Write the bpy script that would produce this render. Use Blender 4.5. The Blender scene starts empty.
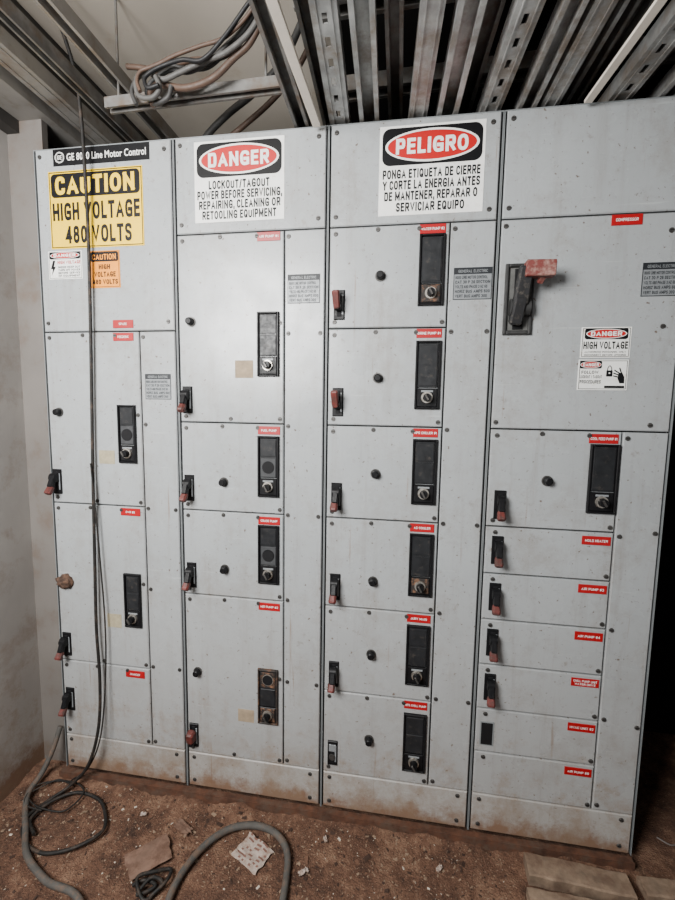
import bpy, math, random
import numpy as np
from mathutils import Vector, Matrix, noise
random.seed(7)
SC=bpy.context.scene
COL=SC.collection
# ------------------------------------------------------------------ materials
def mat(name, col, rough=.5, metal=0., var=.0, scale=8., dirt=None, dirt_amt=.0, dirt_scale=14., bump=0., bscale=120., streak=False, rust_low=0, spec=None):
    m=bpy.data.materials.new(name); m.use_nodes=True
    nt=m.node_tree; N=nt.nodes; L=nt.links
    b=N['Principled BSDF']; b.inputs['Roughness'].default_value=rough; b.inputs['Metallic'].default_value=metal
    if spec is not None: b.inputs['Specular IOR Level'].default_value=spec
    geo=N.new('ShaderNodeNewGeometry')
    cur=None
    rgb=N.new('ShaderNodeRGB'); rgb.outputs[0].default_value=(*col,1); cur=rgb.outputs[0]
    def nz(sc,det=4,vec=None,r=.55):
        n=N.new('ShaderNodeTexNoise'); n.inputs['Scale'].default_value=sc; n.inputs['Detail'].default_value=det; n.inputs['Roughness'].default_value=r
        L.new(vec or geo.outputs['Position'],n.inputs['Vector']); return n.outputs[0]
    def ramp(s,a,c,lo=0.,hi=1.):
        r=N.new('ShaderNodeMapRange'); r.inputs['From Min'].default_value=a; r.inputs['From Max'].default_value=c
        r.inputs['To Min'].default_value=lo; r.inputs['To Max'].default_value=hi; L.new(s,r.inputs['Value']); return r.outputs[0]
    def mix(f,a,c):
        x=N.new('ShaderNodeMix'); x.data_type='RGBA'
        L.new(f,x.inputs[0]); L.new(a,x.inputs[6])
        if isinstance(c,tuple): x.inputs[7].default_value=(*c,1)
        else: L.new(c,x.inputs[7])
        return x.outputs[2]
    def math2(op,a,c):
        x=N.new('ShaderNodeMath'); x.operation=op
        for i,v in enumerate((a,c)):
            if isinstance(v,(int,float)): x.inputs[i].default_value=v
            else: L.new(v,x.inputs[i])
        return x.outputs[0]
    if var:
        cur=mix(ramp(nz(scale),.3,.7),cur,tuple(c*(1-var) for c in col))
    if streak:
        mp=N.new('ShaderNodeMapping'); mp.inputs['Scale'].default_value=(16,16,1.1); L.new(geo.outputs['Position'],mp.inputs[0])
        s=ramp(nz(1.4,7,mp.outputs[0],.75),.52,.78,0,.48)
        cur=mix(s,cur,(.16,.13,.105))
        sp=ramp(nz(75,3),.65,.70,0,.85); cur=mix(sp,cur,(.09,.05,.03))
        sm_=ramp(nz(3.5,10,None,.85),.50,.66,0,.50); cur=mix(sm_,cur,(.19,.16,.13))
        s3=ramp(nz(26,6,None,.8),.58,.67,0,.55); cur=mix(s3,cur,(.17,.14,.115))
        mp2=N.new('ShaderNodeMapping'); mp2.inputs['Scale'].default_value=(3,3,60); mp2.inputs['Rotation'].default_value=(0,.5,0); L.new(geo.outputs['Position'],mp2.inputs[0])
        s4=ramp(nz(1.5,3,mp2.outputs[0],.5),.67,.72,0,.35); cur=mix(s4,cur,(.48,.50,.50))
        mp3=N.new('ShaderNodeMapping'); mp3.inputs['Scale'].default_value=(40,40,1.6); mp3.inputs['Location'].default_value=(3,1,7); L.new(geo.outputs['Position'],mp3.inputs[0])
        s5=ramp(nz(1.2,5,mp3.outputs[0],.6),.66,.73,0,.55); cur=mix(s5,cur,(.19,.115,.07))
    if dirt:
        cur=mix(ramp(nz(dirt_scale,6,None,.7),.6-dirt_amt*.3,.8-dirt_amt*.3,0,1),cur,dirt)
    if rust_low:
        sx=N.new('ShaderNodeSeparateXYZ'); L.new(geo.outputs['Position'],sx.inputs[0])
        n=nz(14,9,None,.8)
        h=ramp(sx.outputs[2],.0,.13,1.,0.)
        f=ramp(math2('ADD',math2('MULTIPLY',h,.48),n),.71,.93,0,.92)
        cur=mix(f,cur,(.15,.062,.028))
        hb=ramp(sx.outputs[2],.0,.55,1.,0.)
        fb=ramp(math2('ADD',math2('MULTIPLY',hb,.24),nz(10,8,None,.8)),.64,.82,0,.62)
        cur=mix(fb,cur,(.20,.13,.08))
        h2=ramp(sx.outputs[2],.0,.9,.22,0.); cur=mix(h2,cur,(.25,.19,.14))
    L.new(cur,b.inputs['Base Color'])
    if bump:
        bp=N.new('ShaderNodeBump'); bp.inputs['Strength'].default_value=bump; bp.inputs['Distance'].default_value=.004
        L.new(nz(bscale,5),bp.inputs['Height']); L.new(bp.outputs[0],b.inputs['Normal'])
    if var or streak:
        r=ramp(nz(scale*2.3,4),.3,.7,max(.08,rough-.06),min(1,rough+.14)); L.new(r,b.inputs['Roughness'])
    return m
PAINT=mat('grey_paint',(.332,.350,.358),.25,0,.10,3.,streak=True,rust_low=1,bump=.12,bscale=9)
PAINTK=mat('grey_paint_kick',(.36,.36,.35),.45,0,.12,5.,streak=True,rust_low=1,bump=.1,bscale=12)
SEAM=mat('seam_dark',(.007,.007,.008),.7,spec=.2)
FRAME=mat('frame_paint',(.20,.215,.22),.45,0,.2,9)
BLACK=mat('black_plastic',(.007,.007,.008),.40,0,.3,60,bump=.1,spec=.2)
BLACK2=mat('dusty_black_plastic',(.018,.019,.021),.38,0,.4,40,dirt=(.055,.048,.042),dirt_amt=.12,dirt_scale=50,spec=.25)
CHROME=mat('worn_metal',(.55,.52,.47),.35,.8,.4,80,dirt=(.2,.13,.08),dirt_amt=.3,dirt_scale=120)
BRASS=mat('rusty_metal',(.020,.016,.014),.7,.1,.5,90,dirt=(.22,.105,.055),dirt_amt=.38,dirt_scale=70,bump=.3)
REDP=mat('faded_red_grip',(.14,.026,.021),.5,0,.5,40,dirt=(.045,.025,.020),dirt_amt=.5,dirt_scale=60)
REDP2=mat('worn_red_grip',(.15,.026,.021),.6,0,.4,40,dirt=(.30,.17,.14),dirt_amt=.45,dirt_scale=40,bump=.3,bscale=120)
PLATE=mat('red_nameplate',(.34,.004,.008),.35)
WHITE=mat('sign_white',(.82,.82,.79),.4,0,.10,20,dirt=(.5,.45,.36),dirt_amt=.1,dirt_scale=30)
SRED=mat('sign_red',(.42,.006,.007),.4)
SBLK=mat('sign_black',(.004,.004,.005),.45,spec=.25)
SYEL=mat('sign_yellow',(.90,.58,.0),.4,0,.1,20)
SORG=mat('sign_orange',(.82,.27,.0),.4,0,.1,20)
TAG=mat('aged_paper',(.34,.26,.175),.8,0,.4,40)
TAGY=mat('yellowed_sticker',(.38,.33,.22),.6,0,.35,60)
SILV=mat('silver_label',(.23,.245,.255),.4,.1,.25,50)
DKLAB=mat('label_ink',(.015,.017,.02),.5,spec=.3)
RUST=mat('rust',(.11,.044,.022),.9,.0,.6,30,dirt=(.08,.048,.032),dirt_amt=.45,dirt_scale=25,bump=.6,bscale=90)
SCREW=mat('screw_steel',(.10,.095,.09),.45,.6,.5,60)
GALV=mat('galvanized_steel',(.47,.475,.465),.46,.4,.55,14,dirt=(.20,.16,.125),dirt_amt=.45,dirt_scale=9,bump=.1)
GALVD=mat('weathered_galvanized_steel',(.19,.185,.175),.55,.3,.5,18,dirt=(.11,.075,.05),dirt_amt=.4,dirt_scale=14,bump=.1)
PALE=mat('pale_timber',(.78,.71,.62),.7,0,.15,16)
CEIL=mat('ceiling_paint',(.60,.54,.46),.7,0,.12,3,dirt=(.44,.35,.26),dirt_amt=.12,dirt_scale=5)
WALL=mat('wall_paint',(.36,.34,.32),.7,0,.18,3,dirt=(.22,.17,.135),dirt_amt=.25,dirt_scale=4,bump=.2,bscale=30,rust_low=1)
FILL=mat('filler_paint',(.15,.135,.122),.7,0,.25,3,dirt=(.11,.078,.058),dirt_amt=.3,dirt_scale=6,bump=.15,bscale=30)
DARK=mat('shade_black',(.008,.007,.007),.9,0,.3,4,spec=.1)  # shade of the deep gap beside the cabinets put into this black
CABLE=mat('black_rubber',(.010,.010,.011),.5,0,.3,40,spec=.3)
DCABLE=mat('dusty_black_rubber',(.014,.013,.012),.6,0,.3,40,dirt=(.065,.045,.033),dirt_amt=.3,dirt_scale=30,spec=.3)
HOSE=mat('dusty_hose',(.075,.070,.063),.75,0,.35,30,dirt=(.12,.075,.05),dirt_amt=.4,dirt_scale=40)
GREYC=mat('grey_conduit',(.035,.034,.033),.6,0,.4,30)
GREYL=mat('light_grey_conduit',(.075,.072,.068),.6,0,.4,30)
BRNC=mat('brown_conduit',(.075,.042,.027),.6,0,.4,30)
WOOD=mat('weathered_wood',(.27,.19,.13),.85,0,.5,25,dirt=(.11,.065,.042),dirt_amt=.5,dirt_scale=12,bump=.5,bscale=60)
# dirt floor
def dirtmat():
    m=bpy.data.materials.new('dirt_ground'); m.use_nodes=True; nt=m.node_tree;N=nt.nodes;L=nt.links;b=N['Principled BSDF']
    geo=N.new('ShaderNodeNewGeometry')
    n=N.new('ShaderNodeTexNoise');n.inputs['Scale'].default_value=8;n.inputs['Detail'].default_value=12;n.inputs['Roughness'].default_value=.82;L.new(geo.outputs['Position'],n.inputs[0])
    r=N.new('ShaderNodeValToRGB');L.new(n.outputs[0],r.inputs[0])
    e=r.color_ramp.elements; e[0].position=.37;e[0].color=(.030,.013,.0075,1);e[1].position=.66;e[1].color=(.25,.145,.090,1)
    x=e.new(.51);x.color=(.110,.052,.030,1)
    n2=N.new('ShaderNodeTexNoise');n2.inputs['Scale'].default_value=190;n2.inputs['Detail'].default_value=7;L.new(geo.outputs['Position'],n2.inputs[0])
    mr=N.new('ShaderNodeMapRange');mr.inputs[1].default_value=.62;mr.inputs[2].default_value=.74;L.new(n2.outputs[0],mr.inputs[0])
    mx=N.new('ShaderNodeMix');mx.data_type='RGBA';L.new(mr.outputs[0],mx.inputs[0]);L.new(r.outputs[0],mx.inputs[6]);mx.inputs[7].default_value=(.28,.20,.14,1)
    L.new(mx.outputs[2],b.inputs['Base Color']);b.inputs['Roughness'].default_value=.95
    bp=N.new('ShaderNodeBump');bp.inputs['Strength'].default_value=1;bp.inputs['Distance'].default_value=.008;L.new(n2.outputs[0],bp.inputs['Height']);L.new(bp.outputs[0],b.inputs['Normal'])
    return m
DIRT=dirtmat()
# ------------------------------------------------------------------ block stroke lettering
O_=[(0,0),(0,1),(1,1),(1,0)]
GL={ # width, list of (smooth, closed, points)
'A':(.72,[(0,0,[(0,0),(.5,1),(1,0)]),(0,0,[(.22,.30),(.78,.30)])]),
'B':(.62,[(0,0,[(0,0),(0,1)]),(1,0,[(0,1),(.95,1),(.95,.53),(0,.53)]),(1,0,[(0,.53),(1,.53),(1,0),(0,0)])]),
'C':(.62,[(1,0,[(1,.68),(1,1),(0,1),(0,0),(1,0),(1,.32)])]),
'D':(.64,[(0,0,[(0,0),(0,1)]),(1,0,[(0,1),(.6,1),(1,1),(1,0),(.6,0),(0,0)])]),
'E':(.55,[(0,0,[(1,1),(0,1),(0,0),(1,0)]),(0,0,[(0,.52),(.9,.52)])]),
'F':(.53,[(0,0,[(1,1),(0,1),(0,0)]),(0,0,[(0,.50),(.9,.50)])]),
'G':(.68,[(1,0,[(1,.72),(1,1),(0,1),(0,0),(1,0),(1,.20)]),(0,0,[(1,.06),(1,.44),(.52,.44)])]),
'H':(.64,[(0,0,[(0,0),(0,1)]),(0,0,[(1,0),(1,1)]),(0,0,[(0,.5),(1,.5)])]),
'I':(.0,[(0,0,[(0,0),(0,1)])]),
'J':(.52,[(1,0,[(1,1),(1,.5),(1,0),(0,0),(0,.32)])]),
'K':(.66,[(0,0,[(0,0),(0,1)]),(0,0,[(1,1),(.05,.38)]),(0,0,[(.38,.60),(1,0)])]),
'L':(.52,[(0,0,[(0,1),(0,0),(1,0)])]),
'M':(.80,[(0,0,[(0,0),(0,1)]),(0,0,[(0,1),(.5,.2),(1,1)]),(0,0,[(1,1),(1,0)])]),
'N':(.68,[(0,0,[(0,0),(0,1)]),(0,0,[(0,1),(1,0)]),(0,0,[(1,0),(1,1)])]),
'O':(.68,[(1,1,O_)]),
'P':(.60,[(0,0,[(0,0),(0,1)]),(1,0,[(0,1),(.6,1),(1,1),(1,.44),(.6,.44),(0,.44)])]),
'Q':(.68,[(1,1,O_),(0,0,[(.6,.25),(1,-.05)])]),
'R':(.64,[(0,0,[(0,0),(0,1)]),(1,0,[(0,1),(.6,1),(1,1),(1,.46),(.6,.46),(0,.46)]),(0,0,[(.5,.46),(1,0)])]),
'S':(.60,[(1,0,[(1,.74),(1,1),(0,1),(0,.56),(1,.46),(1,0),(0,0),(0,.27)])]),
'T':(.60,[(0,0,[(0,1),(1,1)]),(0,0,[(.5,1),(.5,0)])]),
'U':(.64,[(1,0,[(0,1),(0,.45),(0,0),(1,0),(1,.45),(1,1)])]),
'V':(.70,[(0,0,[(0,1),(.5,0),(1,1)])]),
'W':(.95,[(0,0,[(0,1),(.25,0),(.5,.85),(.75,0),(1,1)])]),
'X':(.68,[(0,0,[(0,0),(1,1)]),(0,0,[(0,1),(1,0)])]),
'Y':(.68,[(0,0,[(0,1),(.5,.45),(1,1)]),(0,0,[(.5,.45),(.5,0)])]),
'Z':(.60,[(0,0,[(0,1),(1,1),(0,0),(1,0)])]),
'0':(.58,[(1,1,O_)]),
'1':(.30,[(0,0,[(0,.78),(1,1),(1,0)])]),
'2':(.56,[(1,0,[(0,.72),(0,1),(1,1),(1,.55),(0,.02)]),(0,0,[(0,0),(1,0)])]),
'3':(.56,[(1,0,[(0,.78),(0,1),(1,1),(1,.54),(.35,.54)]),(1,0,[(.35,.54),(1,.54),(1,0),(0,0),(0,.24)])]),
'4':(.60,[(0,0,[(.75,0),(.75,1)]),(0,0,[(.70,.95),(0,.28),(1,.28)])]),
'5':(.56,[(0,0,[(1,1),(.08,1),(0,.52)]),(1,0,[(0,.52),(.4,.66),(1,.66),(1,0),(0,0),(0,.22)])]),
'6':(.56,[(1,0,[(1,.80),(1,1),(0,1),(0,.3)]),(1,1,[(0,0),(0,.60),(1,.60),(1,0)])]),
'8':(.56,[(1,1,[(.06,.54),(.06,1),(.94,1),(.94,.54)]),(1,1,[(0,0),(0,.54),(1,.54),(1,0)])]),
'/':(.40,[(0,0,[(0,-.08),(1,1.08)])]),
'.':(.0,[(0,0,[(0,-.02),(0,.04)])]),
',':(.10,[(0,0,[(1,.05),(0,-.16)])]),
'#':(.60,[(0,0,[(.2,0),(.35,1)]),(0,0,[(.65,0),(.8,1)]),(0,0,[(0,.32),(1,.32)]),(0,0,[(0,.68),(1,.68)])]),
}
def chaikin(P,closed,it=3):
    for _ in range(it):
        Q=[]; n=len(P); 
        for i in range(n if closed else n-1):
            a=P[i];b=P[(i+1)%n]; Q+=[(a[0]*.75+b[0]*.25,a[1]*.75+b[1]*.25),(a[0]*.25+b[0]*.75,a[1]*.25+b[1]*.75)]
        if not closed: Q=[P[0]]+Q[1:-1]+[P[-1]]
        P=Q
    return P
def stroke_text(t,wt):
    V=[];F=[];x=0.
    for ch in t:
        if ch==' ': x+=.36; continue
        w,st=GL[ch]; w=w+ (wt if w==0 else (wt-.16)*.6); bw=max(w-wt,0)
        for si,(sm,cl,P) in enumerate(st):
            P=[(x+wt/2+u*bw,wt/2+v*(1-wt)) for u,v in P]
            if sm: P=chaikin(P,cl)
            n=len(P); o=len(V)
            for i in range(n):
                pr=P[i-1] if (i>0 or cl) else None; nx=P[(i+1)%n] if (i<n-1 or cl) else None
                p=Vector(P[i]); d0=(p-Vector(pr)).normalized() if pr else None; d1=(Vector(nx)-p).normalized() if nx else None
                if d0 is None: d0=d1
                if d1 is None: d1=d0
                n0=Vector((-d0.y,d0.x)); n1=Vector((-d1.y,d1.x)); m=(n0+n1); 
                m=m.normalized() if m.length>1e-4 else n0
                k=1/max(m.dot(n0),.5)
                q=p
                if not cl and not sm:
                    if pr is None: q=p-d0*wt*.5
                    if nx is None: q=p+d1*wt*.5
                    if pr is None and nx is None: q=p
                V.append((*(q+m*k*wt/2),si)); V.append((*(q-m*k*wt/2),si))
            for i in range(n if cl else n-1):
                j=(i+1)%n; F.append((o+2*i+1,o+2*j+1,o+2*j,o+2*i))
        x+=w+.14
    return np.array([(a,min(max(b,0. if c_clip(b) else b),1.0) if b<1.04 else 1.0,z) for a,b,z in V]),F
def c_clip(b): return -.12<b<0
# ------------------------------------------------------------------ mesh builder
class MB:
    def __init__(s): s.v=[];s.f=[];s.m=[];s.mats=[];s.sm=[]
    def mi(s,m):
        if m not in s.mats: s.mats.append(m)
        return s.mats.index(m)
    def add(s,vs,fs,m,smooth=False):
        o=len(s.v); s.v.extend([tuple(v) for v in vs]); k=s.mi(m)
        for f in fs: s.f.append([i+o for i in f]); s.m.append(k); s.sm.append(smooth)
    def box(s,x0,x1,y0,y1,z0,z1,m):
        vs=[(x0,y0,z0),(x1,y0,z0),(x1,y1,z0),(x0,y1,z0),(x0,y0,z1),(x1,y0,z1),(x1,y1,z1),(x0,y1,z1)]
        s.add(vs,[(0,1,5,4),(1,2,6,5),(2,3,7,6),(3,0,4,7),(4,5,6,7),(3,2,1,0)],m)
    def slab(s,x0,x1,z0,z1,yf,yb,b,m):
        "panel with chamfered front (front towards -y)"
        def ring(x0,x1,z0,z1,y): return [(x0,y,z0),(x1,y,z0),(x1,y,z1),(x0,y,z1)]
        vs=ring(x0+b,x1-b,z0+b,z1-b,yf)+ring(x0,x1,z0,z1,yf+b)+ring(x0,x1,z0,z1,yb)
        fs=[(0,1,2,3)]
        for k in (0,4):
            for i in range(4):
                j=(i+1)%4; fs.append((k+4+i,k+4+j,k+j,k+i))
        fs.append((11,10,9,8)); s.add(vs,fs,m)
    def cyl(s,p0,p1,r0,r1,m,n=20,cap=True,smooth=True):
        p0=Vector(p0);p1=Vector(p1);d=(p1-p0).normalized()
        a=d.orthogonal().normalized();c=d.cross(a)
        vs=[p0+(a*math.cos(t)+c*math.sin(t))*r0 for t in [2*math.pi*i/n for i in range(n)]]
        vs+=[p1+(a*math.cos(t)+c*math.sin(t))*r1 for t in [2*math.pi*i/n for i in range(n)]]
        s.add(vs,[(i,(i+1)%n,n+(i+1)%n,n+i) for i in range(n)],m,smooth)
        if cap: s.add(vs,[tuple(range(n-1,-1,-1)),tuple(range(n,2*n))],m)
    def beam(s,p0,p1,w,h,m,w1=None,h1=None,b=.15):
        "octagonal-section bar from p0 to p1, width along x-ish"
        p0=Vector(p0);p1=Vector(p1);d=(p1-p0).normalized()
        a=Vector((1,0,0)); a=(a-d*a.dot(d)).normalized() if abs(d.x)<.9 else Vector((0,1,0)); c=d.cross(a)
        w1=w1 or w;h1=h1 or h
        def ring(p,w,h,k=1):
            w*=k;h*=k; q=min(w,h)*b
            return [p+a*x+c*y for x,y in [(-w/2+q,-h/2),(w/2-q,-h/2),(w/2,-h/2+q),(w/2,h/2-q),(w/2-q,h/2),(-w/2+q,h/2),(-w/2,h/2-q),(-w/2,-h/2+q)]]
        e=min(w,h)*b
        vs=ring(p0,w,h,.8)+ring(p0+d*e,w,h)+ring(p1-d*e,w1,h1)+ring(p1,w1,h1,.8)
        fs=[tuple(range(7,-1,-1)),tuple(range(24,32))]
        for k in (0,8,16):
            for i in range(8): fs.append((k+i,k+(i+1)%8,k+8+(i+1)%8,k+8+i))
        s.add(vs,fs,m)
    def disc(s,cx,cz,rx,rz,y,m,n=40):
        s.add([(cx+rx*math.cos(2*math.pi*i/n),y,cz+rz*math.sin(2*math.pi*i/n)) for i in range(n)],[tuple(range(n))],m)
    def ring(s,cx,cz,rx,rz,t,y,m,n=40,a0=0,a1=360):
        vs=[];N_=n+1
        for k in (0,1):
            vs+=[(cx+(rx-t*k)*math.cos(math.radians(a0+(a1-a0)*i/n)),y,cz+(rz-t*k)*math.sin(math.radians(a0+(a1-a0)*i/n))) for i in range(N_)]
        s.add(vs,[(i,i+1,N_+i+1,N_+i) for i in range(n)],m)
    def rect(s,x0,x1,z0,z1,y,m,r=0):
        if r<=0: s.add([(x0,y,z0),(x1,y,z0),(x1,y,z1),(x0,y,z1)],[(0,1,2,3)],m); return
        vs=[]
        for cx,cz,a0 in ((x1-r,z0+r,-90),(x1-r,z1-r,0),(x0+r,z1-r,90),(x0+r,z0+r,180)):
            for k in range(7):
                a=math.radians(a0+k*15); vs.append((cx+r*math.cos(a),y,cz+r*math.sin(a)))
        s.add(vs,[tuple(range(len(vs)))],m)
    def poly(s,pts,y,m): s.add([(a,y,b) for a,b in pts],[tuple(range(len(pts)))],m)
    def bar(s,x0,z0,x1,z1,w,y,m):
        d=Vector((x1-x0,z1-z0)).normalized(); n=Vector((-d.y,d.x))*w/2
        s.poly([(x0-n.x,z0-n.y),(x1-n.x,z1-n.y),(x1+n.x,z1+n.y),(x0+n.x,z0+n.y)],y,m); s.disc(x1,z1,w/2,w/2,y-.00005,m,12)
    def text(s,t,x0,x1,z0,z1,y,m,bold=0.0):
        "lettering fitted to the box x0..x1, z0..z1 (cap height)"
        if t.upper()==t: v,f=stroke_text(t,.145+bold*2.0); lo,hi=0.,1.
        else: v,f=glyphs(t,bold); lo,hi=capbox(bold)
        mn=v.min(0);mx=v.max(0); w=max(mx[0]-mn[0],1e-6)
        sx=(x1-x0)/w; sz=(z1-z0)/(hi-lo)
        s.add([(x0+(a[0]-mn[0])*sx,y-a[2]*1.0e-4,z0+(a[1]-lo)*sz) for a in v],f,m)
    def obj(s,name,parent=None,origin=(0,0,0),label=None,**props):
        me=bpy.data.meshes.new(name); o=Vector(origin)
        me.from_pydata([(a[0]-o.x,a[1]-o.y,a[2]-o.z) for a in s.v],[],s.f)
        for m in s.mats: me.materials.append(m)
        me.polygons.foreach_set('material_index',s.m); me.polygons.foreach_set('use_smooth',s.sm); me.update()
        return place(me,name,parent,o,label,**props)
def wpos(ob):
    p=Vector((0,0,0))
    while ob: p+=ob.location; ob=ob.parent
    return p
def place(me,name,parent,o,label=None,**props):
    ob=bpy.data.objects.new(name,me); COL.objects.link(ob)
    o=Vector(o)
    if parent: ob.parent=parent; ob.location=o-wpos(parent)
    else: ob.location=o
    if label: ob['label']=label
    for k,v in props.items(): ob[k]=v
    return ob
_g={}
def glyphs(t,bold):
    k=(t,bold)
    if k in _g: return _g[k]
    cu=bpy.data.curves.new('glyph','FONT'); cu.body=t; cu.size=1; cu.offset=bold; cu.resolution_u=3
    if bold>.01: cu.space_character=1.0+bold*2.6
    ob=bpy.data.objects.new('glyph',cu); COL.objects.link(ob); bpy.context.view_layer.update()
    dg=bpy.context.evaluated_depsgraph_get(); me=bpy.data.meshes.new_from_object(ob.evaluated_get(dg))
    v=np.array([x.co[:] for x in me.vertices]) if len(me.vertices) else None
    f=[tuple(p.vertices) for p in me.polygons]
    bpy.data.objects.remove(ob); bpy.data.curves.remove(cu); bpy.data.meshes.remove(me)
    _g[k]=(v,f); return v,f
def capbox(bold):
    v,f=glyphs('H',bold); return v[:,1].min(),v[:,1].max()
def spline(pts,step=6):
    P=[Vector(p) for p in pts]; P=[P[0]*2-P[1]]+P+[P[-1]*2-P[-2]]; out=[]
    for i in range(1,len(P)-2):
        for k in range(step):
            t=k/step;a,b,c,d=P[i-1:i+3]
            out.append(.5*((2*b)+(c-a)*t+(2*a-5*b+4*c-d)*t*t+(3*b-a-3*c+d)*t**3))
    out.append(P[-2]); return out
def tube(mb,pts,r,m,n=10,step=8):
    Q=spline(pts,step); vs=[];fs=[]
    d=(Q[1]-Q[0]).normalized(); a=d.orthogonal().normalized()
    for i,q in enumerate(Q):
        d=(Q[min(i+1,len(Q)-1)]-Q[max(i-1,0)]).normalized(); a=(a-d*a.dot(d)).normalized(); c=d.cross(a)
        vs+=[q+(a*math.cos(2*math.pi*k/n)+c*math.sin(2*math.pi*k/n))*r for k in range(n)]
    for i in range(len(Q)-1):
        for k in range(n): fs.append((i*n+k,i*n+(k+1)%n,(i+1)*n+(k+1)%n,(i+1)*n+k))
    mb.add(vs,fs,m,True); mb.add(vs,[tuple(range(n-1,-1,-1)),tuple(range(len(vs)-n,len(vs)))],m)
# ------------------------------------------------------------------ cabinet layout
K=.1412; U=.3048; TOP=2.267; W=.508; DW=.370
def zr(n): return K+n*U
sm=MB(); sm.cyl((0,0,0),(0,-.0030,0),.0074,.0062,SCREW,14); sm.box(-.0052,.0052,-.0034,-.0029,-.0008,.0008,SEAM)
screw_me=None
def screw(parent,x,z,y=0.):
    global screw_me
    if screw_me is None:
        o=sm.obj('screw',parent,(0,0,0)); screw_me=o.data; o.location=Vector((x,y,z))-wpos(parent); return o
    return place(screw_me,'screw',parent,(x,y,z))
def nameplate(parent,x,z1,t,w=.076,h=.027,two=None,m=PLATE):
    mb=MB(); mb.slab(x,x+w,z1-h,z1,-.0022,0,.0006,m)
    if two:
        mb.text(t,x+.006,x+w-.006,z1-h*.44,z1-h*.18,-.0026,WHITE); mb.text(two,x+.010,x+w-.010,z1-h*.82,z1-h*.56,-.0026,WHITE)
    else:
        L=min(w-.008,len(t)*.0058); c=x+w/2; mb.text(t,c-L/2,c+L/2,z1-h*.64,z1-h*.36,-.0026,WHITE)
    mb.obj('nameplate',parent,(x+w/2,0,z1-h/2),'red engraved nameplate with white lettering')
RFR=mat('rust_eaten_frame',(.022,.016,.013),.7,0,.5,60,dirt=(.17,.08,.042),dirt_amt=.35,dirt_scale=45,bump=.4)
def operator(parent,x,z1,kind='sel',w=.073,h=.205,rusty=0):
    mb=MB(); z0=z1-h; x1=x+w; t=.0065
    FR=RFR if rusty==2 else BLACK
    mb.slab(x,x+t,z0,z1,-.010,0,.002,FR); mb.slab(x1-t,x1,z0,z1,-.010,0,.002,FR)
    mb.slab(x+t,x1-t,z1-t,z1,-.010,0,.002,FR); mb.slab(x+t,x1-t,z0,z0+t,-.010,0,.002,FR)
    a=x+t;b=x1-t;c=(x+x1)/2; H=z1-z0-2*t; zz=z0+t
    s=H*.30
    mb.slab(a+.001,b-.001,zz+s+.001,z1-t-.001,-.0045,0,.0015,BLACK2)
    if kind!='plain':
        mb.slab(a+.004,b-.004,zz+s+.006+ (H-s)/2,z1-t-.006,-.0062,-.004,.001,BRASS if rusty==2 else BLACK2)
        mb.slab(a+.004,b-.004,zz+s+.004,zz+s+(H-s)/2,-.0062,-.004,.001,HOLEM if kind=='hole' and rusty!=2 else BLACK2)
    else:
        mb.slab(a+.004,b-.004,zz+s+.006,z1-t-.006,-.0062,-.004,.001,BLACK2)
    mb.slab(a+.001,b-.001,zz+.001,zz+s-.001,-.007,0,.0015,BLACK)
    cz=zz+s*.50
    if rusty: mb.slab(a+.004,b-.004,zz+.004,zz+s-.004,-.009,-.006,.002,BRASS)
    mb.cyl((c,-.006,cz),(c,-.014,cz),.0185,.0170,CHROME,24); mb.cyl((c,-.013,cz),(c,-.030,cz),.0130,.0115,BLACK,24)
    mb.beam((c-.006,-.032,cz+.009),(c+.004,-.032,cz-.009),.006,.008,SCREW)
    mb.slab(c-.018,c+.018,zz+s-.013,zz+s-.007,-.008,-.006,.0005,SILV)
    if kind=='hole':
        hz=zz+s+(H-s)*(.27 if rusty!=2 else .76); mb.cyl((c,-.005,hz),(c,-.0075,hz),.0215,.0205,CHROME if rusty==2 else BLACK,28); mb.disc(c,hz,.0185,.0185,-.0079,SEAM,28)
    mb.obj('operator_panel',parent,(c,0,(z0+z1)/2),'black recessed pushbutton and selector panel'+(' with rusty switch' if rusty else ''))
HOLEM=mat('grey_blank_module',(.050,.052,.055),.45,0,.3,40,spec=.25)
def knob(parent,x,z):
    mb=MB()
    mb.cyl((x,0,z),(x,-.004,z),.0165,.0160,SCREW,22); mb.cyl((x,-.004,z),(x,-.020,z),.0130,.0110,BLACK,22); mb.cyl((x,-.020,z),(x,-.022,z),.0110,.0085,BLACK,22)
    mb.obj('knob',parent,(x,0,z),'black round reset knob')
def rust_knob(parent,x,z):
    mb=MB(); n=20; mdl=12; vs=[]
    for j in range(mdl+1):
        a=j/mdl*math.pi/2
        for i in range(n):
            t=2*math.pi*i/n; d=Vector((math.cos(t)*math.cos(a),-math.sin(a),math.sin(t)*math.cos(a)))
            r=.030*(1+.30*noise.noise(d*2.2+Vector((4,1,2)))+.16*noise.noise(d*6)); vs.append((x+d.x*r*1.05,d.y*r*.8,z+d.z*r*.95))
    mb.add(vs,[(j*n+i,j*n+(i+1)%n,(j+1)*n+(i+1)%n,(j+1)*n+i) for j in range(mdl) for i in range(n)],mat('knob_rust',(.12,.064,.040),.9,0,.6,60,dirt=(.035,.018,.012),dirt_amt=.45,dirt_scale=60,bump=.5,bscale=150),True)
    mb.obj('knob',parent,(x,0,z),'knob swollen with lumpy brown rust')
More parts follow.
